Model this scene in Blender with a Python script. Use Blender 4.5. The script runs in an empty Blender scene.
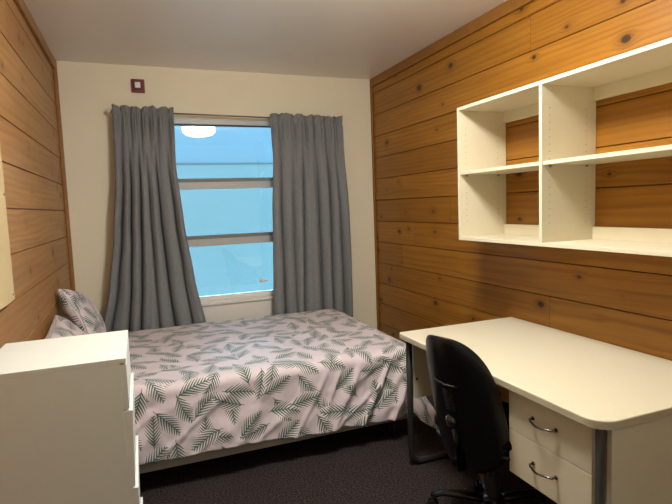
import bpy, bmesh, math, random
from mathutils import Vector, Matrix, noise
random.seed(7)
C = bpy.context.scene.collection
PI = math.pi
W, H = 2.476, 2.5156          # room width (x from -W to 0) and height; back wall at y = 0
YF = -4.60                     # unseen wall behind the camera, set close for its bounce light

# ------------------------------------------------------------------ node helpers
class S:
    """socket wrapper with arithmetic"""
    def __init__(s, nt, so): s.nt, s.so = nt, so
    def _m(s, op, *a):
        n = s.nt.nodes.new('ShaderNodeMath'); n.operation = op
        for i, v in enumerate((s,) + a):
            if isinstance(v, S): s.nt.links.new(v.so, n.inputs[i])
            else: n.inputs[i].default_value = v
        return S(s.nt, n.outputs[0])
    def __add__(s, o): return s._m('ADD', o)
    def __sub__(s, o): return s._m('SUBTRACT', o)
    def __mul__(s, o): return s._m('MULTIPLY', o)
    def __truediv__(s, o): return s._m('DIVIDE', o)
    def __rsub__(s, o): return (s * -1.0) + o
    __radd__ = __add__; __rmul__ = __mul__
    def lt(s, o): return s._m('LESS_THAN', o)
    def gt(s, o): return s._m('GREATER_THAN', o)
    def floor(s): return s._m('FLOOR')
    def fract(s): return s._m('FRACT')
    def abs(s): return s._m('ABSOLUTE')
    def sin(s): return s._m('SINE')
    def cos(s): return s._m('COSINE')
    def sqrt(s): return s._m('SQRT')
    def pow(s, o): return s._m('POWER', o)
    def exp(s): return s._m('EXPONENT')
    def max(s, o): return s._m('MAXIMUM', o)
    def min(s, o): return s._m('MINIMUM', o)
    def sign(s): return s._m('SIGN')

def new_mat(name, rough=.5, spec=.5, color=(.8, .8, .8)):
    m = bpy.data.materials.new(name); m.use_nodes = True
    nt = m.node_tree; b = nt.nodes['Principled BSDF']
    b.inputs['Base Color'].default_value = (*color, 1)
    b.inputs['Roughness'].default_value = rough
    b.inputs['Specular IOR Level'].default_value = spec
    return m, nt, b
def coords(nt, kind='Object'):
    t = nt.nodes.new('ShaderNodeTexCoord'); x = nt.nodes.new('ShaderNodeSeparateXYZ')
    nt.links.new(t.outputs[kind], x.inputs[0])
    return [S(nt, x.outputs[i]) for i in range(3)]
def comb(nt, *a):
    n = nt.nodes.new('ShaderNodeCombineXYZ')
    for i, v in enumerate(a):
        if isinstance(v, S): nt.links.new(v.so, n.inputs[i])
        else: n.inputs[i].default_value = v
    return n.outputs[0]
def wnoise(nt, a, b):
    n = nt.nodes.new('ShaderNodeTexWhiteNoise'); n.noise_dimensions = '2D'
    nt.links.new(comb(nt, a, b), n.inputs['Vector'])
    x = nt.nodes.new('ShaderNodeSeparateColor'); nt.links.new(n.outputs['Color'], x.inputs[0])
    return [S(nt, x.outputs[i]) for i in range(3)]
def tnoise(nt, vec, scale, detail=2, rough=.5, dist=0):
    n = nt.nodes.new('ShaderNodeTexNoise')
    if vec is not None: nt.links.new(vec, n.inputs['Vector'])
    n.inputs['Scale'].default_value = scale; n.inputs['Detail'].default_value = detail
    n.inputs['Roughness'].default_value = rough; n.inputs['Distortion'].default_value = dist
    return S(nt, n.outputs['Fac'])
def mixc(nt, fac, a, b, mode='MIX'):
    n = nt.nodes.new('ShaderNodeMix'); n.data_type = 'RGBA'; n.blend_type = mode
    for i, v in ((0, fac), (6, a), (7, b)):
        if isinstance(v, S): nt.links.new(v.so, n.inputs[i])
        elif isinstance(v, tuple): n.inputs[i].default_value = (*v, 1)
        elif isinstance(v, float): n.inputs[i].default_value = v
        else: nt.links.new(v, n.inputs[i])
    return n.outputs[2]
def bump(nt, b, h, strength=.2, dist=.002):
    n = nt.nodes.new('ShaderNodeBump'); n.inputs['Strength'].default_value = strength
    n.inputs['Distance'].default_value = dist
    nt.links.new(h.so, n.inputs['Height']); nt.links.new(n.outputs[0], b.inputs['Normal'])

def plain(name, color, rough=.5, spec=.5, var=.04, scale=30, metal=0, bmp=0, bscale=200):
    m, nt, b = new_mat(name, rough, spec, color)
    b.inputs['Metallic'].default_value = metal
    x, y, z = coords(nt)
    n = tnoise(nt, comb(nt, x, y, z), scale, 3)
    lo = tuple(c * (1 - var) for c in color); hi = tuple(min(1, c * (1 + var)) for c in color)
    nt.links.new(mixc(nt, n, lo, hi), b.inputs['Base Color'])
    if bmp: bump(nt, b, tnoise(nt, comb(nt, x, y, z), bscale, 2), bmp)
    return m

PITCH, Z0 = .186, .149        # plank pitch and a seam height
def wood_mat(name, light, mid, dark, seed):
    m, nt, b = new_mat(name, .42, .35)
    x, y, z = coords(nt)
    pz = (z - Z0) / PITCH
    idx = pz.floor(); fz = pz.fract()
    r = wnoise(nt, idx, seed + .5)
    # boards butt together at random lengths
    bl = (y + r[1] * 17.0) / 4.6
    rb = wnoise(nt, idx + seed, bl.floor() + 3.0)
    yy = y + rb[0] * 23.0
    # knots: about one per cell
    def knots(cell, off, smax):
        a = yy / cell + off
        k = wnoise(nt, a.floor() + idx * 13.0, idx + seed + off)
        dx = (a.fract() - (k[0] * .5 + .25)) * cell
        dz = (fz - (k[1] * .7 + .15)) * PITCH
        d = ((dx * .7) * (dx * .7) + dz * dz).sqrt()
        size = (k[2] * 2.4 - 1.4).max(0.0) * smax + .0003
        return d, size, dz
    d1, s1, dz1 = knots(.46, .0, .021)
    d2, s2, dz2 = knots(.39, 5.3, .014)
    core1 = ((s1 - d1) * 150.0).max(0.0).min(1.0)
    core2 = ((s2 - d2) * 150.0).max(0.0).min(1.0)
    halo1 = ((d1 * d1) * -900.0).exp(); halo2 = ((d2 * d2) * -1800.0).exp()
    warp = halo1 * dz1.sign() * .030 * (s1 * 80.0) + halo2 * dz2.sign() * .020 * (s2 * 110.0)
    lowv = tnoise(nt, comb(nt, yy * .9, z * 5.0 + rb[2] * 40.0, 0.0), 1.0, 2)
    zz = z - warp + lowv * (rb[1] * .12 + .02)
    grain0 = tnoise(nt, comb(nt, yy * 1.2, zz * 22.0, 7.0), 1.0, 3, .55)
    rings = ((zz * (rb[2] * 150.0 + 110.0) + rb[0] * 30.0 + grain0 * 3.0).sin() * .5 + .5)
    rings = rings.pow(2.0)
    grain = tnoise(nt, comb(nt, yy * 1.3, zz * 48.0, 0.0), 1.0, 4, .55)
    fine = tnoise(nt, comb(nt, yy * 5.0, zz * 420.0, 0.0), 1.0, 2, .6)
    big = tnoise(nt, comb(nt, yy * 1.1, z * 9.0, 3.0), 1.0, 2)
    g = (grain * 1.35 + grain0 * .9 + rings * .34 + fine * .28 - 1.02).max(0.0).min(1.0)
    c = mixc(nt, g, light, mid)
    c = mixc(nt, ((big - .45) * 2.2).max(0.0).min(1.0) * .42, c, dark)
    c = mixc(nt, (r[0] * .5 + rb[0] * .5) * .6, c, mid)
    hv = (halo1 * (s1 * 55.0) + halo2 * (s2 * 60.0)).min(1.0)
    c = mixc(nt, hv * .62, c, dark)
    c = mixc(nt, (core1 + core2).min(1.0) * .85, c, tuple(v * .28 for v in dark))
    seam = (bl.fract() * 4.6).lt(.003)
    c = mixc(nt, seam * .6, c, tuple(v * .3 for v in dark))
    gap = ((fz - .5).abs()).gt(.4915)
    c = mixc(nt, gap * .7, c, tuple(v * .2 for v in dark))
    nt.links.new(c, b.inputs['Base Color'])
    bump(nt, b, grain, .12, .002)
    return m

def carpet_mat():
    m, nt, b = new_mat('carpet', .95, .1)
    x, y, z = coords(nt); v = comb(nt, x, y, z)
    n1 = tnoise(nt, v, 120, 2, .7); n2 = tnoise(nt, v, 9, 3)
    c = mixc(nt, ((n1 - .40) * 4.0).max(0.0).min(1.0), (.006, .005, .005), (.070, .055, .056))
    c = mixc(nt, n2 * .35, c, (.018, .0135, .0135))
    nt.links.new(c, b.inputs['Base Color']); bump(nt, b, n1, .8, .006)
    return m

def palm_mat():
    m, nt, b = new_mat('palm_print_cotton', .58, .5)
    u0, v0, _ = coords(nt, 'UV')
    base = tnoise(nt, comb(nt, u0, v0, 0.0), 3.0, 2)
    base_c = col = mixc(nt, base, (.61, .525, .57), (.67, .585, .63))
    for (s, ou, ov, seed, rot) in ((.182, .11, .37, 3.5, .6), (.19, .64, .83, 9.5, .25), (.195, .36, .13, 21.5, 1.0)):
        cr, sr = math.cos(rot), math.sin(rot)
        p = (u0 * cr + v0 * sr) / s + ou; q = (v0 * cr - u0 * sr) / s + ov
        r = wnoise(nt, p.floor() + seed, q.floor() + seed * 2)
        a = r[0] * 6.283
        fx = p.fract() - .5 - (r[1] - .5) * .08; fy = q.fract() - .5 - (r[2] - .5) * .08
        ca, sa = a.cos(), a.sin()
        u = fx * ca + fy * sa
        v = fy * ca - fx * sa
        v = v + u * u * ((r[1] - .5) * .5)
        t = (u + .43) / .86
        av = v.abs()
        k = t - av * 1.15 - av * av * 1.2 + v.sign() * .020 - .03
        ln = ((1.01 - k).max(0.0).pow(.62) * (k * 2.6 + .5).max(0.0).min(1.0)) * .285
        mask = av.lt(ln) * k.gt(0.0) * k.lt(1.0)
        st = (k * 9.0).fract()
        wd = (1.0 - av / ln.max(.001)).max(0.0).pow(.45) * .76
        leaf = mask * (st - .5).abs().lt(wd * .5)
        stem = av.lt(.010) * t.gt(-.05) * t.lt(.97)
        if seed == 21.5:
            keep = r[2].lt(.75); leaf = leaf * keep; stem = stem * keep; mask = mask * keep
        col = mixc(nt, mask, col, mixc(nt, .45, base_c, (.76, .69, .67)))
        tone = mixc(nt, (st * 1.2).min(1.0) * .8, (.009, .045, .033), (.050, .145, .11))
        col = mixc(nt, leaf * .93, col, tone)
        col = mixc(nt, stem * .9, col, (.03, .055, .045))
    nt.links.new(col, b.inputs['Base Color'])
    b.inputs['Sheen Weight'].default_value = .3
    bump(nt, b, tnoise(nt, comb(nt, u0, v0, 0.0), 40, 3), .15, .004)
    return m

def fabric_mat(name, c1, c2, sheen=.2):
    m, nt, b = new_mat(name, .9, .1)
    u, v, _ = coords(nt, 'UV')
    h = tnoise(nt, comb(nt, u * 30.0, v * 900.0, 0.0), 1.0, 2); w = tnoise(nt, comb(nt, u * 900.0, v * 30.0, 4.0), 1.0, 2)
    t = h * .65 + w * .35
    nt.links.new(mixc(nt, ((t - .3) * 2.4).max(0.0).min(1.0), c1, c2), b.inputs['Base Color'])
    b.inputs['Sheen Weight'].default_value = sheen
    bump(nt, b, t, .15, .001)
    return m

def glass_mat():
    m = bpy.data.materials.new('window_glass'); m.use_nodes = True
    nt = m.node_tree; nt.nodes.clear()
    o = nt.nodes.new('ShaderNodeOutputMaterial')
    tr = nt.nodes.new('ShaderNodeBsdfTransparent'); tr.inputs[0].default_value = (.86, .97, 1, 1)
    gl = nt.nodes.new('ShaderNodeBsdfGlossy'); gl.inputs['Roughness'].default_value = .02
    fr = nt.nodes.new('ShaderNodeFresnel'); fr.inputs[0].default_value = 1.5
    mx = nt.nodes.new('ShaderNodeMixShader')
    nt.links.new(fr.outputs[0], mx.inputs[0]); nt.links.new(tr.outputs[0], mx.inputs[1])
    nt.links.new(gl.outputs[0], mx.inputs[2]); nt.links.new(mx.outputs[0], o.inputs[0])
    return m
def emit_mat(name, color, strength):
    m, nt, b = new_mat(name, .4, .3, (.9, .88, .84))
    b.inputs['Emission Color'].default_value = (*color, 1); b.inputs['Emission Strength'].default_value = strength
    return m

M = dict(
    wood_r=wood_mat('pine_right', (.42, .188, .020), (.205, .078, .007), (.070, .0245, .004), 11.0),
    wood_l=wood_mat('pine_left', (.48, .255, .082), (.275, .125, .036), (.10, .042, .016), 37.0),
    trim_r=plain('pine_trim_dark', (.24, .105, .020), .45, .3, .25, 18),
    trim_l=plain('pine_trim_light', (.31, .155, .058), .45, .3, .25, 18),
    wall=plain('cream_paint', (.83, .775, .61), .75, .25, .02, 6, bmp=.05),
    wallf=plain('cool_bounce_paint', (.80, .89, .87), .8, .25, .02, 6, bmp=.05),  # unseen front wall, tinted so its bounce stands in for cool hall light
    ceil=plain('ceiling_paint', (.90, .89, .87), .42, .5, .02, 5, bmp=.05),
    carpet=carpet_mat(), palm=palm_mat(),
    curtain=fabric_mat('grey_curtain', (.140, .149, .158), (.27, .284, .298), 0),
    cream=plain('cream_laminate', (.69, .635, .475), .38, .4, .02, 40),
    desk=plain('desk_laminate', (.645, .595, .45), .36, .4, .025, 60),
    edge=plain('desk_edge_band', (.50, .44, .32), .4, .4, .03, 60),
    chest=plain('white_laminate', (.75, .785, .755), .45, .35, .02, 20),
    post=plain('grey_steel', (.06, .06, .057), .55, .4, .05, 40),
    blacksteel=plain('black_steel', (.02, .019, .018), .4, .5, .05, 40),
    black=plain('black_plastic', (.0035, .0035, .004), .30, .42, .1, 80),
    blackfab=plain('black_fabric', (.004, .004, .0045), .95, .1, .2, 300, bmp=.3),
    chrome=plain('dark_chrome', (.22, .21, .20), .2, .5, .03, 40, metal=1),
    alu=plain('window_aluminium', (.44, .45, .45), .45, .4, .03, 20, metal=.1),
    aludark=plain('window_bead', (.20, .21, .21), .5, .3, .03, 20),
    gasket=plain('window_gasket', (.05, .06, .07), .5, .3, .03, 20),
    sill=plain('white_paint', (.80, .78, .74), .5, .35, .02, 20),
    glass=glass_mat(),
    maroon=plain('maroon_plastic', (.20, .014, .022), .4, .4, .05, 40),
    white=plain('white_plastic', (.82, .80, .76), .4, .4, .02, 40),
    pin=plain('pinboard', (.50, .40, .22), .85, .15, .05, 120, bmp=.1),
    steel=plain('zinc_screw', (.35, .33, .30), .35, .5, .03, 40, metal=.8),
    base=plain('bed_base_board', (.36, .31, .25), .7, .2, .08, 30),
    mattress=plain('mattress_ticking', (.7, .68, .64), .9, .1, .03, 30),
    lamp=emit_mat('lamp_diffuser', (1.0, .935, .84), 106.0),
    rod=plain('rod_metal', (.16, .14, .12), .4, .5, .05, 40, metal=.3),
    outer=plain('neighbour_plaster', (.078, .086, .081), .9, .1, .03, 2),
    outer2=plain('neighbour_board', (.072, .083, .091), .9, .1, .03, 2),
    outer3=plain('neighbour_joint', (.04, .045, .045), .9, .1, .03, 2),
)

# ------------------------------------------------------------------ object helpers
def link(name, bm, mat, parent=None, smooth=False, bevel=0, loc=None, segs=2):
    bmesh.ops.recalc_face_normals(bm, faces=bm.faces)
    me = bpy.data.meshes.new(name)
    o = bpy.data.objects.new(name, me); C.objects.link(o)
    off = Vector((0, 0, 0))
    if parent is not None:
        o.parent = parent
        q = parent
        while q is not None: off += q.location; q = q.parent
    if loc is not None: o.location = Vector(loc) - off; off = Vector(loc)
    bmesh.ops.translate(bm, verts=bm.verts, vec=-off)
    bm.to_mesh(me); bm.free()
    for mm in (mat if isinstance(mat, (list, tuple)) else [mat]): me.materials.append(mm)
    if smooth:
        for p in me.polygons: p.use_smooth = True
    if bevel:
        md = o.modifiers.new('bevel', 'BEVEL'); md.width = bevel; md.segments = segs; md.limit_method = 'ANGLE'
        md.angle_limit = math.radians(40)
    return o
def tag(o, label, cat, group=None):
    o['label'] = label; o['category'] = cat
    if group: o['group'] = group
    return o
def thing(name, label, cat, loc, group=None):
    o = bpy.data.objects.new(name, None); C.objects.link(o); o.location = loc
    o.empty_display_size = .1
    return tag(o, label, cat, group)
def struct(o): o['kind'] = 'structure'; return o
def box(bm, a, b):
    x0, x1 = sorted((a[0], b[0])); y0, y1 = sorted((a[1], b[1])); z0, z1 = sorted((a[2], b[2]))
    v = [bm.verts.new(p) for p in ((x0,y0,z0),(x1,y0,z0),(x1,y1,z0),(x0,y1,z0),(x0,y0,z1),(x1,y0,z1),(x1,y1,z1),(x0,y1,z1))]
    for f in ((0,3,2,1),(4,5,6,7),(0,1,5,4),(1,2,6,5),(2,3,7,6),(3,0,4,7)): bm.faces.new([v[i] for i in f])
    return v
def boxes(*ab):
    bm = bmesh.new()
    for a, b in ab: box(bm, a, b)
    return bm
def tube(bm, pts, rad, seg=12, cap=True, up=None):
    """round tube through pts; rad a number, or (ra, rb) for a flat oval"""
    pts = [Vector(p) for p in pts]; rings = []
    prev = None
    for i, p in enumerate(pts):
        d = (pts[min(i+1, len(pts)-1)] - pts[max(i-1, 0)]).normalized()
        if prev is None:
            n = d.cross(Vector(up) if up else (Vector((0,0,1)) if abs(d.z) < .9 else Vector((0,1,0)))).normalized()
        else: n = (prev - d * prev.dot(d)).normalized()
        prev = n; bn = d.cross(n)
        rr = rad[i] if isinstance(rad, list) else rad
        ra, rb = rr if isinstance(rr, tuple) else (rr, rr)
        rings.append([bm.verts.new(p + n * ra * math.cos(2*PI*k/seg) + bn * rb * math.sin(2*PI*k/seg)) for k in range(seg)])
    for a, b in zip(rings, rings[1:]):
        for k in range(seg): bm.faces.new((a[k], a[(k+1) % seg], b[(k+1) % seg], b[k]))
    if cap: bm.faces.new(rings[0][::-1]); bm.faces.new(rings[-1])
    return bm
def lathe(bm, prof, c, axis='z', seg=32):
    """prof: list of (r, h); closes at r = 0"""
    def P(r, h, a):
        q = (r*math.cos(a), r*math.sin(a), h)
        if axis == 'x': q = (q[2], q[0], q[1])
        if axis == 'y': q = (q[0], q[2], q[1])
        return (c[0]+q[0], c[1]+q[1], c[2]+q[2])
    rings = []
    for r, h in prof:
        rings.append([bm.verts.new(P(0, h, 0))] if r < 1e-6 else [bm.verts.new(P(r, h, 2*PI*k/seg)) for k in range(seg)])
    for a, b in zip(rings, rings[1:]):
        for k in range(seg):
            k2 = (k+1) % seg
            if len(a) == 1 and len(b) == 1: continue
            if len(a) == 1: bm.faces.new((a[0], b[k], b[k2]))
            elif len(b) == 1: bm.faces.new((a[k], a[k2], b[0]))
            else: bm.faces.new((a[k], a[k2], b[k2], b[k]))
    return bm
def prism(bm, poly, z0, z1):
    a = [bm.verts.new((x, y, z0)) for x, y in poly]; b = [bm.verts.new((x, y, z1)) for x, y in poly]
    n = len(poly)
    for i in range(n): bm.faces.new((a[i], a[(i+1) % n], b[(i+1) % n], b[i]))
    bm.faces.new(a[::-1]); bm.faces.new(b)
    return bm
def arc(cx, cy, r, a0, a1, n=10):
    return [(cx + r*math.cos(a0 + (a1-a0)*i/n), cy + r*math.sin(a0 + (a1-a0)*i/n)) for i in range(n+1)]
def ss(a, b, x):
    t = max(0, min(1, (x-a)/(b-a))); return t*t*(3-2*t)
def fbm(x, y, z=0): return noise.noise(Vector((x, y, z)))

# ------------------------------------------------------------------ room shell
struct(link('floor', boxes(((-W-.15, YF-.15, -.1), (.15, .15, 0))), M['carpet']))
struct(link('ceiling', boxes(((-W-.15, YF-.15, H), (.15, .15, H+.1))), M['ceil']))
WX0, WX1, WZ0, WZ1 = -1.93, -.66, .68, 2.135       # window opening
bm = boxes(((-W-.15, 0, 0), (WX0, .15, H)), ((WX1, 0, 0), (.15, .15, H)), ((WX0, 0, 0), (WX1, .15, WZ0)), ((WX0, 0, WZ1), (WX1, .15, H)))
struct(link('wall_back', bm, M['wall']))
struct(link('wall_front', boxes(((-W-.15, YF-.15, 0), (.15, YF, H))), M['wallf']))

def plank_wall(name, x, sgn, mat):
    """boards with V-grooved joints, run along y; sgn = direction into the room"""
    prof = [(x, 0.0)]
    z = Z0 - PITCH
    while z < H:
        for dz, dx in ((-.0038, 0), (-.0014, -.007), (.0014, -.007), (.0038, 0)):
            if 0 < z+dz < H: prof.append((x + sgn*dx, z+dz))
        z += PITCH
    prof.append((x, H))
    bm = bmesh.new(); y0, y1 = YF, 0.0
    a = [bm.verts.new((px, y0, pz)) for px, pz in prof]; b = [bm.verts.new((px, y1, pz)) for px, pz in prof]
    xb = x - sgn*.12
    ca = [bm.verts.new((xb, y0, zz)) for zz in (0, H)]; cb = [bm.verts.new((xb, y1, zz)) for zz in (0, H)]
    for i in range(len(prof)-1): bm.faces.new((a[i], a[i+1], b[i+1], b[i]))
    bm.faces.new((ca[0], ca[1], cb[1], cb[0]))
    bm.faces.new((a[0], b[0], cb[0], ca[0])); bm.faces.new((a[-1], ca[1], cb[1], b[-1]))
    bm.faces.new(a[::-1] + ca); bm.faces.new(b + cb[::-1])
    return struct(link(name, bm, mat))
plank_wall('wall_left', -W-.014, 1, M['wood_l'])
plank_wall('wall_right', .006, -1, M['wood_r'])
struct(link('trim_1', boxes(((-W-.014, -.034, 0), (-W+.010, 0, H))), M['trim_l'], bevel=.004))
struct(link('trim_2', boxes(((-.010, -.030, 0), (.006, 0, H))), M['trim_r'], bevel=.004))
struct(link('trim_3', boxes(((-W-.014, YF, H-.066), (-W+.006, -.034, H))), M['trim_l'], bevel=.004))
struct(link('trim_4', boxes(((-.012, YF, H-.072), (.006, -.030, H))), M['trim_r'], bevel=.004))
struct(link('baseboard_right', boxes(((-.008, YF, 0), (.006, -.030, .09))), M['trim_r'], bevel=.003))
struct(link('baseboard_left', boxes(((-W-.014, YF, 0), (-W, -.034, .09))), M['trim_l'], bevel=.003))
struct(link('baseboard_back', boxes(((-W+.010, -.014, 0), (-.010, 0, .09))), M['sill'], bevel=.003))

# window: aluminium frame, two rails, three panes
win = bpy.data.objects.new('window_1', None); C.objects.link(win); win.location = (-1.3, .05, WZ0); struct(win)
fy0, fy1 = .006, .075
RAILS = ((1.586, 1.672), (1.130, 1.216))
T = .040
bm = boxes(((WX0, fy0, WZ0+.002), (WX0+T, fy1, WZ1)), ((WX1-T, fy0, WZ0+.002), (WX1, fy1, WZ1)), ((WX0+T, fy0, WZ1-.040), (WX1-T, fy1, WZ1)))
link('frame', bm, M['alu'], win, bevel=.003)
link('bottom_bar', boxes(((WX0+T, .030, WZ0+.002), (WX1-T, fy1, WZ0+.036))), M['sill'], win, bevel=.003)
for za, zb in RAILS:
    rl = link('rail', boxes(((WX0+T, .018, za), (WX1-T, .070, zb-.030)), ((WX0+T, .030, zb-.030), (WX1-T, .070, zb-.002))), M['alu'], win, bevel=.002)
    link('bead', boxes(((WX0+T, .024, zb-.029), (WX1-T, .031, zb))), M['aludark'], rl)
zs = [WZ0+.036, RAILS[1][0], RAILS[1][1], RAILS[0][0], RAILS[0][1], WZ1-.040]
for i in range(0, 6, 2):
    p = link('pane', boxes(((WX0+T, .044, zs[i]), (WX1-T, .050, zs[i+1]))), M['glass'], win)
    if i == 4: link('gasket', boxes(((WX0+T, .034, zs[i+1]-.010), (WX1-T, .043, zs[i+1]))), M['gasket'], p)
lt = link('latch', boxes(((-1.075, .026, .795), (-1.045, .036, .83)), ((-1.070, .012, .806), (-1.052, .026, .818)), ((-1.064, .008, .800), (-1.015, .016, .812))), M['white'], win, bevel=.002)
struct(link('trim_5', boxes(((WX0-.03, -.028, WZ0-.03), (WX1+.03, .075, WZ0+.002))), M['sill'], bevel=.004))
struct(link('trim_6', boxes(((WX0-.02, -.012, .40), (WX1+.02, 0, WZ0-.03))), M['sill'], bevel=.003))

# the neighbouring wall close outside the window
ow = struct(link('wall_outside', boxes(((-7, 1.9, -.6), (5, 2.1, 1.955))), M['outer']))
struct(link('wall_outside_upper', boxes(((-7, 1.9, 1.955), (5, 2.1, 2.45))), M['outer2']))
struct(link('trim_7', boxes(((-7, 1.890, 1.950), (5, 1.9, 1.960))), M['outer3']))

# ------------------------------------------------------------------ ceiling lamp
LX, LY = -1.195, -2.53
lamp = thing('ceiling_lamp', 'round white dome lamp glowing on the ceiling', 'lamp', (LX, LY, H))
link('base_ring', lathe(bmesh.new(), [(0, H-.001), (.215, H-.001), (.215, H-.018), (.205, H-.022), (0, H-.022)], (LX, LY, 0), seg=48), M['white'], lamp, smooth=False)
prof = [(.200, H-.022), (.205, H-.080)] + [(.205*math.cos(a), H-.080-.075*math.sin(a)) for a in [PI/2*i/12 for i in range(13)]][1:-1] + [(0, H-.155)]
link('diffuser', lathe(bmesh.new(), prof, (LX, LY, 0), seg=48), M['lamp'], lamp, smooth=True)

# ------------------------------------------------------------------ fire alarm and noticeboard
al = thing('alarm_sounder', 'small square maroon alarm with a white centre above the left curtain', 'alarm', (-1.935, 0, 2.365))
link('back_plate', boxes(((-1.981, -.018, 2.316), (-1.887, 0, 2.414))), M['maroon'], al, bevel=.004)
link('rim', boxes(((-1.967, -.030, 2.336), (-1.907, -.018, 2.398))), plain('dark_maroon', (.05, .008, .012), .4), al, bevel=.003)
link('lens', boxes(((-1.957, -.040, 2.346), (-1.917, -.030, 2.388))), M['white'], al, bevel=.004)

nb = thing('noticeboard', 'plain tan pinboard screwed to the left pine wall', 'noticeboard', (-W-.014, -2.7, 1.1))
xb = -W-.013
link('panel', boxes(((xb, -3.3, 1.10), (xb+.026, -1.955, 2.15))), M['pin'], nb, bevel=.002)
for sy, sz in ((-1.978, 1.125), (-1.978, 1.50), (-1.978, 1.80), (-1.978, 2.12), (-3.28, 1.125), (-3.28, 2.12), (-2.6, 1.125)):
    link('screw', lathe(bmesh.new(), [(0, .0295), (.004, .0285), (.005, .026), (0, .026)], (xb, sy, sz), 'x', 12), M['steel'], nb)

# ------------------------------------------------------------------ curtain rod and curtains
RY, RZ0, RZ1 = -.062, 2.166, 2.140
def rodz(x): return RZ0 + (RZ1-RZ0)*(x+2.14)/1.80
rod = thing('curtain_rod', 'thin dark curtain rod with pale ends above the window', 'curtain rod', (-1.24, 0, 2.15))
link('rod', tube(bmesh.new(), [(-2.135, RY, rodz(-2.135)), (-.345, RY, rodz(-.345))], .0065), M['rod'], rod, smooth=True)
for xx, sg in ((-2.135, -1), (-.345, 1)):
    link('finial', lathe(bmesh.new(), [(0, sg*-.006), (.012, sg*-.006), (.017, sg*.004), (.017, sg*.014), (.011, sg*.024), (0, sg*.027)], (xx, RY, rodz(xx)), 'x', 16), M['white'], rod, smooth=True)
for xx in (-2.05, -.42):
    link('bracket', boxes(((xx-.008, -.004, rodz(xx)-.03), (xx+.008, 0, rodz(xx)+.012)), ((xx-.005, RY, rodz(xx)-.013), (xx+.005, -.004, rodz(xx)-.006))), M['rod'], rod)

def curtain(label, outer, inner, ztop, zbot, seed, valleys):
    """outer / inner: x of each edge as a list of (v, x), v = 0 at the top"""
    def lerp(tab, v):
        for (a, xa), (b, xb_) in zip(tab, tab[1:]):
            if v <= b: t = ss(a, b, v)*.4 + (v-a)/(b-a)*.6; return xa + (xb_-xa)*t
        return tab[-1][1]
    rnd = random.Random(seed)
    NU, NV, NPF = 300, 120, 6.5
    ph = [rnd.uniform(0, 2*PI) for _ in range(6)]
    cx = (outer[0][1] + inner[0][1])/2
    root = thing('curtain', label, 'curtain', (cx, -.1, zbot), 'grey curtains beside the window')
    bm = bmesh.new(); uvl = bm.loops.layers.uv.new(); grid = []
    for j in range(NV+1):
        v = j/NV; row = []
        vv = v**1.15
        for i in range(NU+1):
            u = i/NU
            # puffs of the gathered heading run on as pleats, then merge into wide folds
            uw = u + .030*math.sin(2*PI*(u*1.3 + vv*.30) + ph[0]) + .016*math.sin(2*PI*u*2.7 + ph[3] + vv*1.5)
            cs = [-.03] + [vu + .022*math.sin(vv*2.6 + ph[q % 6]) for q, (vu, _, _) in enumerate(valleys)] + [1.03]
            q = 0
            while q < len(cs)-2 and u > cs[q+1]: q += 1
            t = 2*(u-cs[q])/(cs[q+1]-cs[q]) - 1
            dl = valleys[q-1][1] if q > 0 else .8; dr = valleys[q][1] if q < len(valleys) else .8
            dep = dl + (dr-dl)*(t+1)/2
            ridge = 1 - dep*(1 - (1-abs(t)**2.2)**.85)
            sh = -.10*dep*(cs[q+1]-cs[q])*math.sin(PI*t)*abs(t)
            ridge += .08*math.sin(2*PI*(u*3.1 + .2*vv) + ph[2])
            r2 = .5 + .5*math.sin(2*PI*uw*9 + ph[4])
            up = u + .018*math.sin(2*PI*u*1.7 + ph[5]) + .010*math.sin(2*PI*u*4.1 + ph[0])
            puff = abs(math.sin(PI*up*NPF + ph[5]))**.75            # 0 in the tucks, 1 on the puffs
            head = 1 - ss(.03, .30, v)
            wide = ss(.05, .50, v)
            y = -.080 - .034*puff*(.35 + .65*head)*(1-.75*wide) - wide*(.096*max(0, min(1.12, ridge)) + .006*r2) - .010*head
            y -= .007*fbm(u*9, v*7, seed)*wide + .004*fbm(u*20, v*3, seed+3)
            x0, x1 = lerp(outer, vv), lerp(inner, vv)
            x = x0 + (x1-x0)*(u - wide*sh*min(1, u*8, (1-u)*8))
            z = ztop + (zbot-ztop)*v + (rodz(x)-rodz(cx))*(1-v)
            if v < .05:
                k = 1 - v/.05
                z += k*(.015*(puff-.6) + .016*fbm(u*9, seed*3.1) + .008*fbm(u*31, seed*1.7))
                y += k*(.014*fbm(u*16, 5, seed) - .004)
            shir = math.exp(-((v-.034)/.011)**2)
            y += .020*puff*shir
            y -= .009*(.5+.5*math.sin(2*PI*u*21 + 2.5*math.sin(7*u+ph[1])))*(ss(.015, .035, v) - ss(.05, .16, v))
            row.append(bm.verts.new((x, min(y, -.075), z)))
        grid.append(row)
    for j in range(NV):
        for i in range(NU):
            f = bm.faces.new((grid[j][i], grid[j][i+1], grid[j+1][i+1], grid[j+1][i]))
            for l, (a, b) in zip(f.loops, ((i, j), (i+1, j), (i+1, j+1), (i, j+1))):
                l[uvl].uv = (a/NU*1.1, b/NV*1.65)
    o = link('fabric_panel', bm, M['curtain'], root, smooth=True)
    md = o.modifiers.new('thick', 'SOLIDIFY'); md.thickness = .0015; md.offset = 0
    # turned-up hem line
    for t in (.12, .5, .86):
        xx = outer[0][1] + (inner[0][1]-outer[0][1])*t
        zz = rodz(xx)
        link('hook', tube(bmesh.new(), [(xx, RY-.009, zz-.012), (xx, RY-.010, zz+.004), (xx, RY-.004, zz+.012), (xx, RY+.004, zz+.0105)], .0022, 8), M['white'], root, smooth=True)
    return root
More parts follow.
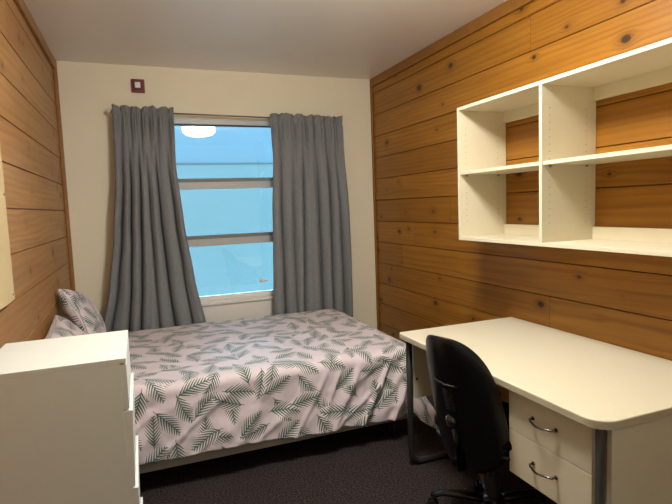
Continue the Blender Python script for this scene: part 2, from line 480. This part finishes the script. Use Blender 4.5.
curtain('grey curtain left of the window, falling towards the pillows',
        [(0, -2.122), (.25, -2.135), (.5, -2.175), (.72, -2.225), (1, -2.32)],
        [(0, -1.697), (.2, -1.705), (.45, -1.675), (.7, -1.625), (1, -1.545)], 2.192, .46, 3, ((.10, .7, .05), (.26, 1.0, .05), (.385, .9, .045), (.54, .6, .05), (.69, 1.0, .05), (.86, .8, .045)))
curtain('grey curtain right of the window, near the corner of the pine wall',
        [(0, -.330), (.3, -.318), (.7, -.315), (1, -.320)],
        [(0, -.954), (.15, -.945), (.4, -.985), (1, -1.015)], 2.166, .45, 8, ((.09, .7, .05), (.21, 1.0, .05), (.36, .9, .045), (.60, 1.0, .05), (.70, .5, .05), (.86, .7, .05)))

# ------------------------------------------------------------------ bed
BX0, BX1, BYB, BYF, BZ = -2.43, -.505, -.235, -1.560, .550
bed = thing('bed', 'low double bed under the window with tan base board', 'bed', (-1.45, -.84, 0))
link('base', boxes(((BX0, BYF, .118), (BX1, BYB, .31))), M['base'], bed, bevel=.006)
for lx in (BX0+.10, BX1-.10):
    for ly in (BYF+.10, BYB-.10):
        link('leg', lathe(bmesh.new(), [(0, 0), (.024, 0), (.030, .118), (0, .118)], (lx, ly, 0), seg=20), M['blacksteel'], bed, smooth=False)
link('mattress', boxes(((BX0+.01, BYF+.012, .31), (BX1-.012, BYB, BZ-.010))), M['mattress'], bed, bevel=.045, segs=5)

def bedspread():
    bm = bmesh.new(); uvl = bm.loops.layers.uv.new()
    R = .055
    x0, x1, y0, y1 = BX0, BX1-R+.02, BYF+R-.012, BYB
    def top_z(x, y):
        z = BZ + .006*fbm(x*3.1, y*3.1, 1) + .005*fbm(x*9, y*7, 2) + .004*abs(fbm(x*17, y*13, 4)) + .0055*max(0, 1-abs(fbm(x*3.4+y*1.1, y*5.2, 14))*3.5)**2
        z += .004*math.sin(x*11 + 3*fbm(x*2, y*2, 8)) * ss(-.2, -1.4, y)
        return z + .004
    nx, ny = 210, 130
    uvof = {}
    def V(p, uv):
        v = bm.verts.new(p); uvof[v] = uv; return v
    top = [[V((x0+(x1-x0)*i/nx, y0+(y1-y0)*j/ny, top_z(x0+(x1-x0)*i/nx, y0+(y1-y0)*j/ny)), (x0+(x1-x0)*i/nx, y0+(y1-y0)*j/ny)) for i in range(nx+1)] for j in range(ny+1)]
    for j in range(ny):
        for i in range(nx): bm.faces.new((top[j][i], top[j][i+1], top[j+1][i+1], top[j+1][i]))
    # border path: front edge, corner fan, right edge, corner fan, back edge
    path = []
    for i in range(nx+1): path.append((top[0][i], (0, -1), 'f'))
    NC = 26
    for k in range(1, NC): a = -PI/2 + PI/2*k/NC; path.append((top[0][nx], (math.cos(a), math.sin(a)), 'c'))
    for j in range(ny+1): path.append((top[j][nx], (1, 0), 'r'))
    for k in range(1, 8): a = PI/2*k/8; path.append((top[ny][nx], (math.cos(a), math.sin(a)), 'b'))
    for i in range(nx, -1, -1): path.append((top[ny][i], (0, 1), 'b'))
    ND = 56
    s = 0; cols = []; lastp = None
    for v, n, kind in path:
        p = v.co
        if lastp is not None:
            s += (Vector((p.x + n[0]*.08, p.y + n[1]*.08)) - lastp).length
        lastp = Vector((p.x + n[0]*.08, p.y + n[1]*.08))
        # length of cloth beyond the edge
        if kind == 'f': hem = .156 + .010*math.sin(p.x*3.1 + 1) + .008*fbm(p.x*4, 1); flare = .016 + .02*ss(-1.2, -.55, p.x)
        elif kind == 'c':
            a = abs(math.atan2(n[1], n[0]) + PI/4)/(PI/4); hem = .165 - .115*(1-a**1.6); flare = .030 + .075*(1-a*a)
        elif kind == 'r': hem = .165; flare = .035
        else: hem = BZ-.16; flare = .004
        drop = BZ - hem
        right = ss(-1.5, -.6, p.x) if kind == 'f' else 1
        col = [v]
        for k in range(1, ND+1):
            t = k/ND; d = t*(drop + R*.55)
            if d < R*PI/2: ang = d/R; off = R*math.sin(ang); dz = R*(1-math.cos(ang))
            else: off = R; dz = R + (d - R*PI/2)
            down = ss(R, drop, dz)
            def ridged(p_, q_, sd): return max(0, 1 - abs(fbm(p_, q_, sd))*3.2)**1.6
            wv = (.010*fbm(s*6.0 + dz*1.8, dz*2.2, 11) + .014*right*fbm(s*11 + dz*4.0, dz*1.5, 5)) * (down*.9 + .1*min(1, d/.1))
            fd = ss(.02, .13, dz)
            wv += fd*(.024*right + .006)*(ridged(s*9.5 + dz*5.5, dz*1.3, 21) - .3)
            wv += fd*.010*(ridged(s*5 + dz*5.0, dz*3.2 + s*1.2, 51) - .3)
            wv += .006*fbm(s*15, dz*12, 31)*fd + .0022*fbm(s*34, dz*26, 33)*fd
            if kind == 'b': wv *= .1
            off2 = off + flare*down**1.3 + wv*1.25
            off2 = max(off2, off*.99 if dz < R else R*1.0 - .006)
            z = v.co.z - dz + .006*fbm(s*9, 40)*down
            q = (p.x + n[0]*off2, min(p.y + n[1]*off2, BYB+.030), max(z, .02))
            col.append(V(q, (p.x + n[0]*d, p.y + n[1]*d)))
        cols.append(col)
    for a, b in zip(cols, cols[1:]):
        for k in range(ND):
            vs = [a[k], b[k], b[k+1], a[k+1]]
            if vs[0] is vs[1]: vs = vs[1:]
            try: bm.faces.new(vs)
            except ValueError: pass
    for f in bm.faces:
        for l in f.loops: l[uvl].uv = uvof[l.vert]
    o = link('bedspread', bm, M['palm'], smooth=True, loc=(-1.45, -.84, BZ))
    md = o.modifiers.new('thick', 'SOLIDIFY'); md.thickness = .002; md.offset = 1
    return tag(o, 'pale pink bedspread printed with green palm leaves spread over the bed', 'bedspread')
bedspread()

def pillow(label, c, size, rot, seed):
    bm = bmesh.new(); uvl = bm.loops.layers.uv.new()
    L, Wd, T_ = size; N = 44; uvs = {}; surf = []
    for sgn in (1, -1):
        g = []
        for j in range(N+1):
            row = []
            for i in range(N+1):
                u, v = 2*i/N-1, 2*j/N-1
                e = (1-abs(u)**2.6)*(1-abs(v)**2.6)
                h = T_/2*max(e, 0)**.42
                pin = 1 - .06*(u*u*(1-v*v) + v*v*(1-u*u)) 
                x = u*L/2*(1-.05*(1-v*v)*abs(u)**6) * pin; y = v*Wd/2*pin
                h *= 1 + .14*fbm(u*2.2, v*2.2, seed+sgn)
                h += .006*fbm(u*6, v*6, seed+9)*e
                edge = (i in (0, N) or j in (0, N))
                if edge and sgn < 0: row.append(surf[0][j][i]); continue
                w = bm.verts.new((x, y, sgn*h)); uvs[w] = (x + seed*.37 + (.43 if sgn > 0 else 0), y + seed*.29); row.append(w)
            g.append(row)
        surf.append(g)
        for j in range(N):
            for i in range(N):
                q = [g[j][i], g[j][i+1], g[j+1][i+1], g[j+1][i]]
                bm.faces.new(q if sgn > 0 else q[::-1])
    for f in bm.faces:
        for l in f.loops: l[uvl].uv = uvs[l.vert]
    me = bpy.data.meshes.new('pillow'); bm.to_mesh(me); bm.free(); me.materials.append(M['palm'])
    for p in me.polygons: p.use_smooth = True
    o = bpy.data.objects.new('pillow', me); C.objects.link(o)
    o.rotation_euler = rot; o.location = c
    return tag(o, label, 'pillow', 'pillows at the head of the bed')
# local x -> along the wall (y), local y -> up the lean
def lean(deg, yaw=0, roll=0):
    a = math.radians(deg)
    up = Vector((-math.cos(a), 0, math.sin(a))); along = Vector((0, -1, 0)); n = along.cross(up)
    m = Matrix((along, up, n)).transposed().to_4x4()
    m = Matrix.Rotation(math.radians(yaw), 4, 'Z') @ m @ Matrix.Rotation(math.radians(roll), 4, 'Z')
    return m.to_euler()
pillow('palm print pillow in the far corner by the left curtain', (-2.362, -.62, .782), (.53, .36, .13), lean(63, 0, 13), 1)
pillow('palm print pillow leaning on the pine wall behind the white chest', (-2.350, -1.32, .715), (.64, .35, .14), lean(52, 0, -3), 5)

# ------------------------------------------------------------------ chest of drawers, bottom left
cx0, cx1, cy0, cy1, cz = -W+.004, -2.069, -2.528, -2.118, .970
ch = thing('chest_of_drawers', 'narrow white chest of drawers against the left pine wall in the foreground', 'chest of drawers', (-2.27, -2.32, 0))
bm = boxes(((cx0, cy0, .0), (cx1-.018, cy0+.016, cz-.016)), ((cx0, cy1-.016, .0), (cx1-.018, cy1, cz-.016)),
           ((cx0, cy0+.016, .06), (cx0+.006, cy1-.016, cz-.016)), ((cx0, cy0+.016, .05), (cx1-.018, cy1-.016, .066)), ((cx1-.05, cy0+.016, 0), (cx1-.035, cy1-.016, .05)))
link('carcass', bm, M['chest'], ch)
link('top_panel', boxes(((cx0, cy0, cz-.016), (cx1, cy1, cz))), M['chest'], ch, bevel=.0015)
for za, zb, out in ((.808, .950, .000), (.556, .802, .009), (.304, .550, .009), (.060, .298, .009)):
    d = bmesh.new(); vs = box(d, (cx1-.018, cy0+.001, za), (cx1, cy1-.001, zb))
    for v in vs:                                   # each front hangs slightly open at its top
        if v.co.z > (za+zb)/2 and v.co.x > cx1-.01: v.co.x += out
    link('drawer_front', d, M['chest'], ch, bevel=.001)

# ------------------------------------------------------------------ wall shelf unit
sx, sy0, sy1, sz0, sz1, t = -.3165, -3.043, -1.757, 1.196, 1.928, .017
ym = -2.388
sh = thing('wall_shelf', 'cream open shelf unit hung on the right pine wall above the desk', 'shelf', (0, -2.4, sz0))
xw = .004
link('side_panel', boxes(((sx, sy1-t, sz0), (xw, sy1, sz1))), M['cream'], sh, bevel=.001)
link('side_panel', boxes(((sx, sy0, sz0), (xw, sy0+t, sz1))), M['cream'], sh, bevel=.001)
link('top_panel', boxes(((sx, sy0+t, sz1-t), (xw, sy1-t, sz1))), M['cream'], sh, bevel=.001)
link('bottom_panel', boxes(((sx, sy0+t, sz0), (xw, sy1-t, sz0+t))), M['cream'], sh, bevel=.001)
link('divider', boxes(((sx, ym-t/2, sz0+t), (xw, ym+t/2, sz1-t))), M['cream'], sh, bevel=.001)
for a, b in ((sy0+t, ym-t/2), (ym+t/2, sy1-t)):
    link('shelf_board', boxes(((sx+.004, a+.001, 1.560), (xw-.012, b-.001, 1.577))), M['cream'], sh, bevel=.001)
    link('back_rail', boxes(((xw-.018, a, sz1-t-.060), (xw, b, sz1-t))), M['cream'], sh, bevel=.001)
    link('back_rail', boxes(((xw-.018, a, sz0+t), (xw, b, sz0+t+.058))), M['cream'], sh, bevel=.001)
    for yy, dy in ((a, 1), (b, -1)):
        for xx in (sx+.045, xw-.060):
            link('shelf_pin', lathe(bmesh.new(), [(0, 0), (.005, 0), (.005, .010*dy), (0, .010*dy)], (xx, yy, 1.5545), 'y', 10), M['steel'], sh)
holes = bmesh.new()
for yy, dy in ((sy1-t, -1), (ym+t/2, 1), (ym-t/2, -1)):
    for xx in (sx+.045, xw-.060):
        for k in range(17):
            zz = 1.30 + k*.032
            if abs(zz-1.565) > .022: lathe(holes, [(0, .0004*dy), (.0025, .0004*dy), (.0025, 0), (0, 0)], (xx, yy, zz), 'y', 8)
ho = link('peg_holes', holes, plain('peg_hole', (.30, .25, .17), .8), sh); ho['kind'] = 'stuff'

# ------------------------------------------------------------------ desk
dx0, dy0, dy1, dz = -.752, -3.105, -1.819, .730
dk = thing('desk', 'cream desk with two drawers and steel legs along the right pine wall', 'desk', (-.37, -2.46, 0))
Rn = .075
poly = arc(dx0+Rn, dy0+Rn, Rn, PI, 1.5*PI, 14) + [(-.002, dy0), (-.002, dy1)] + arc(dx0+.022, dy1-.022, .022, PI/2, PI, 6)
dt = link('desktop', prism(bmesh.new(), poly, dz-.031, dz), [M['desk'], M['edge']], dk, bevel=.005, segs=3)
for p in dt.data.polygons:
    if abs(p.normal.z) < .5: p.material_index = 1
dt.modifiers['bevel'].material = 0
for nm, ya in (('far', dy1-.050), ('near', dy0+.016)):
    ep = link('end_panel', boxes(((-.690, ya, .372), (-.012, ya+.018, dz-.032))), M['desk'], dk, bevel=.001)
    if nm == 'far': link('bolt', lathe(bmesh.new(), [(0, 0), (.007, 0), (.006, -.003), (0, -.003)], (-.672, ya, .477), 'y', 12), M['blacksteel'], ep)
for yy, mat in ((dy1-.043, M['blacksteel']), (dy0+.026, M['post'])):  # far leg in darker steel: its shade is put into the colour
    r = .065
    pts = [(-.712, yy, dz-.032), (-.712, yy, .30), (-.712, yy, .017+r)]
    pts += [(-.712 + r - r*math.cos(a), yy, .017 + r - r*math.sin(a)) for a in [PI/2*i/8 for i in range(1, 9)]]
    pts += [(-.30, yy, .017), (-.06, yy, .017)]
    if mat is M['post']:      # near leg: square steel section
        link('leg', boxes(((-.731, yy-.004, 0), (-.709, yy+.018, dz-.032)), ((-.709, yy-.004, 0), (-.06, yy+.018, .030))), mat, dk, bevel=.005)
    else: link('leg', tube(bmesh.new(), pts, (.017, .017), 14, up=(1, 0, 0)), mat, dk, smooth=True)
py0, py1, px, pz0 = -3.048, -2.650, -.716, .356
bm = boxes(((px+.018, py1-.016, pz0), (-.25, py1, dz-.032)), ((px+.018, py0, pz0), (-.25, py0+.016, dz-.032)),
           ((px+.018, py0+.016, pz0), (-.25, py1-.016, pz0+.016)), ((-.266, py0+.016, pz0+.016), (-.25, py1-.016, dz-.032)))
link('pedestal', bm, M['desk'], dk, bevel=.001)
for za, zb, zh in ((.531, dz-.040, .618), (pz0, .528, .448)):
    dr = link('drawer', boxes(((px, py0+.010, za), (px+.018, py1, zb))), M['desk'], dk, bevel=.0015)
    yc, hw = -2.836, .055
    pts = [(px-.002, yc+hw, zh), (px-.018, yc+hw-.001, zh), (px-.026, yc+hw-.012, zh)]
    pts += [(px-.027-.010*math.cos(PI/2*q), yc+q*(hw-.018), zh-.003*math.cos(PI/2*q)) for q in (.8, .5, .2, 0, -.2, -.5, -.8)]
    pts += [(px-.026, yc-hw+.012, zh), (px-.018, yc-hw+.001, zh), (px-.002, yc-hw, zh)]
    h = link('handle', tube(bmesh.new(), pts, .0042, 10, up=(0, 0, 1)), M['chrome'], dr, smooth=True)
    h['label'] = 'dark chrome bow handle'
    for e in (yc+hw, yc-hw):
        lathe_bm = lathe(bmesh.new(), [(0, -.004), (.007, -.004), (.008, 0), (0, 0)], (px, e, zh), 'x', 12)
        link('rosette', lathe_bm, M['chrome'], h)

# ------------------------------------------------------------------ office chair
HX, HY = -.628, -2.435
PHI = .358
F = Vector((math.cos(PHI), math.sin(PHI), 0)); SD = Vector((-math.sin(PHI), math.cos(PHI), 0)); UP = Vector((0, 0, 1))
chair = thing('office_chair', 'black swivel office chair pushed in at the desk', 'chair', (HX, HY, 0))
BC = Vector((-.896, -2.538, .610)); A_, B_, CV, REC, TAP, NE = .165, .298, .097, .288, .134, 2.85
def back_pt(w, h, off):
    return BC + SD*(w*A_*(1-TAP*h)) + F*(CV*w*w - REC*h*B_ + off) + UP*(h*B_)
def back_shape(off_out, off_in, scale=1.0, seg=72, rings=14):
    bm = bmesh.new()
    def ring(rr, off):
        out = []
        for k in range(seg):
            a = 2*PI*k/seg; c, s_ = math.cos(a), math.sin(a)
            w = math.copysign(abs(c)**(2/NE), c)*rr*scale; h = math.copysign(abs(s_)**(2/NE), s_)*rr*scale
            out.append(bm.verts.new(back_pt(w, h, off)))
        return out
    rs = []
    c0 = bm.verts.new(back_pt(0, 0, off_out(0)))
    for k in range(1, rings+1):
        rr = math.sin(PI/2*k/rings); rs.append(ring(rr, off_out(rr)))
    for k in range(rings-1, 0, -1):
        rr = math.sin(PI/2*k/rings); rs.append(ring(rr, off_in(rr)))
    c1 = bm.verts.new(back_pt(0, 0, off_in(0)))
    for k in range(seg): bm.faces.new((c0, rs[0][k], rs[0][(k+1) % seg])); bm.faces.new((c1, rs[-1][(k+1) % seg], rs[-1][k]))
    for a, b in zip(rs, rs[1:]):
        for k in range(seg): bm.faces.new((a[k], a[(k+1) % seg], b[(k+1) % seg], b[k]))
    return bm
fo = lambda r: -.022*max(0, 1-r**7)**.5
link('back_shell', back_shape(fo, lambda r: .012*max(0, 1-r**7)**.5), M['black'], chair, smooth=True)
link('back_cushion', back_shape(lambda r: .008, lambda r: .012 + .042*max(0, 1-r**5)**.5, .955), M['blackfab'], chair, smooth=True)
def on_back(w, h, out): return back_pt(w, h, -.022-out)
g = bmesh.new()
tube(g, [on_back(.24, .40, 0), on_back(.18, .375, .007), on_back(-.05, .35, .009), on_back(-.26, .34, .007), on_back(-.32, .35, 0)], (.009, .006), 10, up=(0, 0, 1))
link('grip', g, M['black'], chair, smooth=True)
g = bmesh.new()
for k in range(9):
    h = .26 - k*.035
    tube(g, [on_back(.10, h, 0), on_back(-.08, h, .006), on_back(-.16, h, 0)], .0035, 6, up=(0, 0, 1))
link('ratchet', g, M['black'], chair, smooth=True)
kb = on_back(-.06, -.17, .004)
g = bmesh.new(); lathe(g, [(0, .0), (.024, .0), (.025, -.016), (.019, -.026), (0, -.028)], kb, 'x', 20)
link('adjuster_knob', g, plain('gloss_black', (.015, .015, .016), .15, .6), chair, smooth=True)
g = bmesh.new()
tube(g, [on_back(-.05, -.30, -.004), on_back(-.05, -.5, .002), on_back(-.02, -.95, .006), Vector((HX, HY, 0)) + F*-.285 + UP*.37, Vector((HX, HY, 0)) + F*-.20 + UP*.355, Vector((HX, HY, 0)) + F*-.05 + UP*.36], (.008, .030), 12, up=F)
link('back_support', g, M['black'], chair, smooth=True)
def seat_part(name, z0, z1, sc, mat, dome):
    bm = bmesh.new(); seg, rings = 72, 10; n = 4.0
    def ring(rr, z):
        o = []
        for k in range(seg):
            a = 2*PI*k/seg; c, s_ = math.cos(a), math.sin(a)
            p = math.copysign(abs(c)**(2/n), c)*rr*.225*sc; q = math.copysign(abs(s_)**(2/n), s_)*rr*.220*sc
            zz = z - (.030*ss(.08, .22, p) if z > (z0+z1)/2 else .015*ss(.08, .22, p))
            o.append(bm.verts.new(Vector((HX, HY, 0)) + F*(p+.025) + SD*q + UP*zz))
        return o
    rs = []
    for k in range(1, rings+1): rr = math.sin(PI/2*k/rings); rs.append(ring(rr, z0 + (z1-z0)*.45*(1-(max(0, 1-rr**8))**.5)))
    for k in range(rings-1, 0, -1): rr = math.sin(PI/2*k/rings); rs.append(ring(rr, z1 - (z1-z0)*.55*(1-(max(0, 1-rr**8))**.5) - dome*rr*rr*0))
    bm.faces.new(rs[0][::-1]); bm.faces.new(rs[-1])
    for a, b in zip(rs, rs[1:]):
        for k in range(seg): bm.faces.new((a[k], a[(k+1) % seg], b[(k+1) % seg], b[k]))
    return link(name, bm, mat, chair, smooth=True)
seat_part('seat_pan', .385, .425, .97, M['black'], 0)
seat_part('seat_cushion', .423, .495, 1.0, M['blackfab'], .01)
link('mechanism', boxes(((HX-.11, HY-.07, .345), (HX+.09, HY+.07, .386))), M['blacksteel'], chair, bevel=.008)
link('lever', tube(bmesh.new(), [Vector((HX, HY, .362)) + F*.03 - SD*.06, Vector((HX, HY, .360)) + F*.03 - SD*.20, Vector((HX, HY, .352)) + F*.03 - SD*.24], .006, 8), M['black'], chair, smooth=True)
link('gas_column', lathe(bmesh.new(), [(0, .075), (.028, .075), (.028, .22), (.020, .225), (.020, .345), (0, .345)], (HX, HY, 0), seg=20), M['blacksteel'], chair, smooth=False)
link('hub', lathe(bmesh.new(), [(0, .062), (.040, .062), (.048, .085), (.042, .120), (0, .122)], (HX, HY, 0), seg=24), M['black'], chair, smooth=True)
tip = Vector((-.815, -2.262, 0)); a0 = math.atan2(tip.y-HY, tip.x-HX)
RL = .255
for k in range(5):
    a = a0 + 2*PI*k/5; d = Vector((math.cos(a), math.sin(a), 0)); o0 = Vector((HX, HY, 0))
    lg = link('leg', tube(bmesh.new(), [o0 + d*.030 + UP*.097, o0 + d*.12 + UP*.098, o0 + d*.22 + UP*.092, o0 + d*(RL-.01) + UP*.078, o0 + d*(RL+.018) + UP*.073], [(.026, .017), (.025, .016), (.021, .014), (.018, .012), (.012, .008)], 14, up=(0, 0, 1)), M['black'], chair, smooth=True)
    c = o0 + d*RL; sdv = Vector((-d.y, d.x, 0)); sw = Vector((math.cos(a+.7*k), math.sin(a+.7*k), 0)); ax = Vector((-sw.y, sw.x, 0))
    cb = bmesh.new()
    tube(cb, [c + UP*.074, c + UP*.040], .006, 8)
    for e in (-1, 1):
        ctr = c + sw*.014 + UP*.0255
        tube(cb, [ctr + ax*e*.008, ctr + ax*e*.011, ctr + ax*e*.022, ctr + ax*e*.025], [.018, .0255, .0255, .018], 18)
    tube(cb, [c + sw*.0 + UP*.040, c + sw*.014 + UP*.034, c + sw*.014 + UP*.024], [.010, .012, .010], 8)
    link('caster', cb, M['black'], lg, smooth=False)

# ------------------------------------------------------------------ daylight and camera
w = bpy.data.worlds.new('sky'); bpy.context.scene.world = w; w.use_nodes = True
bg = w.node_tree.nodes['Background']; bg.inputs[0].default_value = (.42, .74, 1.0, 1); bg.inputs[1].default_value = 14.0

cam = bpy.data.cameras.new('camera'); co = bpy.data.objects.new('camera', cam); C.objects.link(co)
fpx, yaw, pitch, roll = 511.5978, .3682, -.0891, -.0370
cam.sensor_fit = 'HORIZONTAL'; cam.sensor_width = 36; cam.lens = fpx/672*36; cam.clip_start = .02
fw = Vector((math.sin(yaw)*math.cos(pitch), math.cos(yaw)*math.cos(pitch), math.sin(pitch)))
r0 = Vector((math.cos(yaw), -math.sin(yaw), 0)); u0 = r0.cross(fw)
r = r0*math.cos(roll) + u0*math.sin(roll); u = u0*math.cos(roll) - r0*math.sin(roll)
m4 = Matrix((r, u, -fw)).transposed().to_4x4(); m4.translation = (-2.0093, -4.2053, 1.4111)
co.matrix_world = m4
sc = bpy.context.scene; sc.camera = co
sc.view_settings.view_transform = 'Standard'; sc.view_settings.look = 'None'
sc.view_settings.exposure = 0.0; sc.view_settings.gamma = 1.0; sc.view_settings.use_curve_mapping = False
sc.cycles.max_bounces = 12; sc.cycles.diffuse_bounces = 6; sc.cycles.transparent_max_bounces = 12
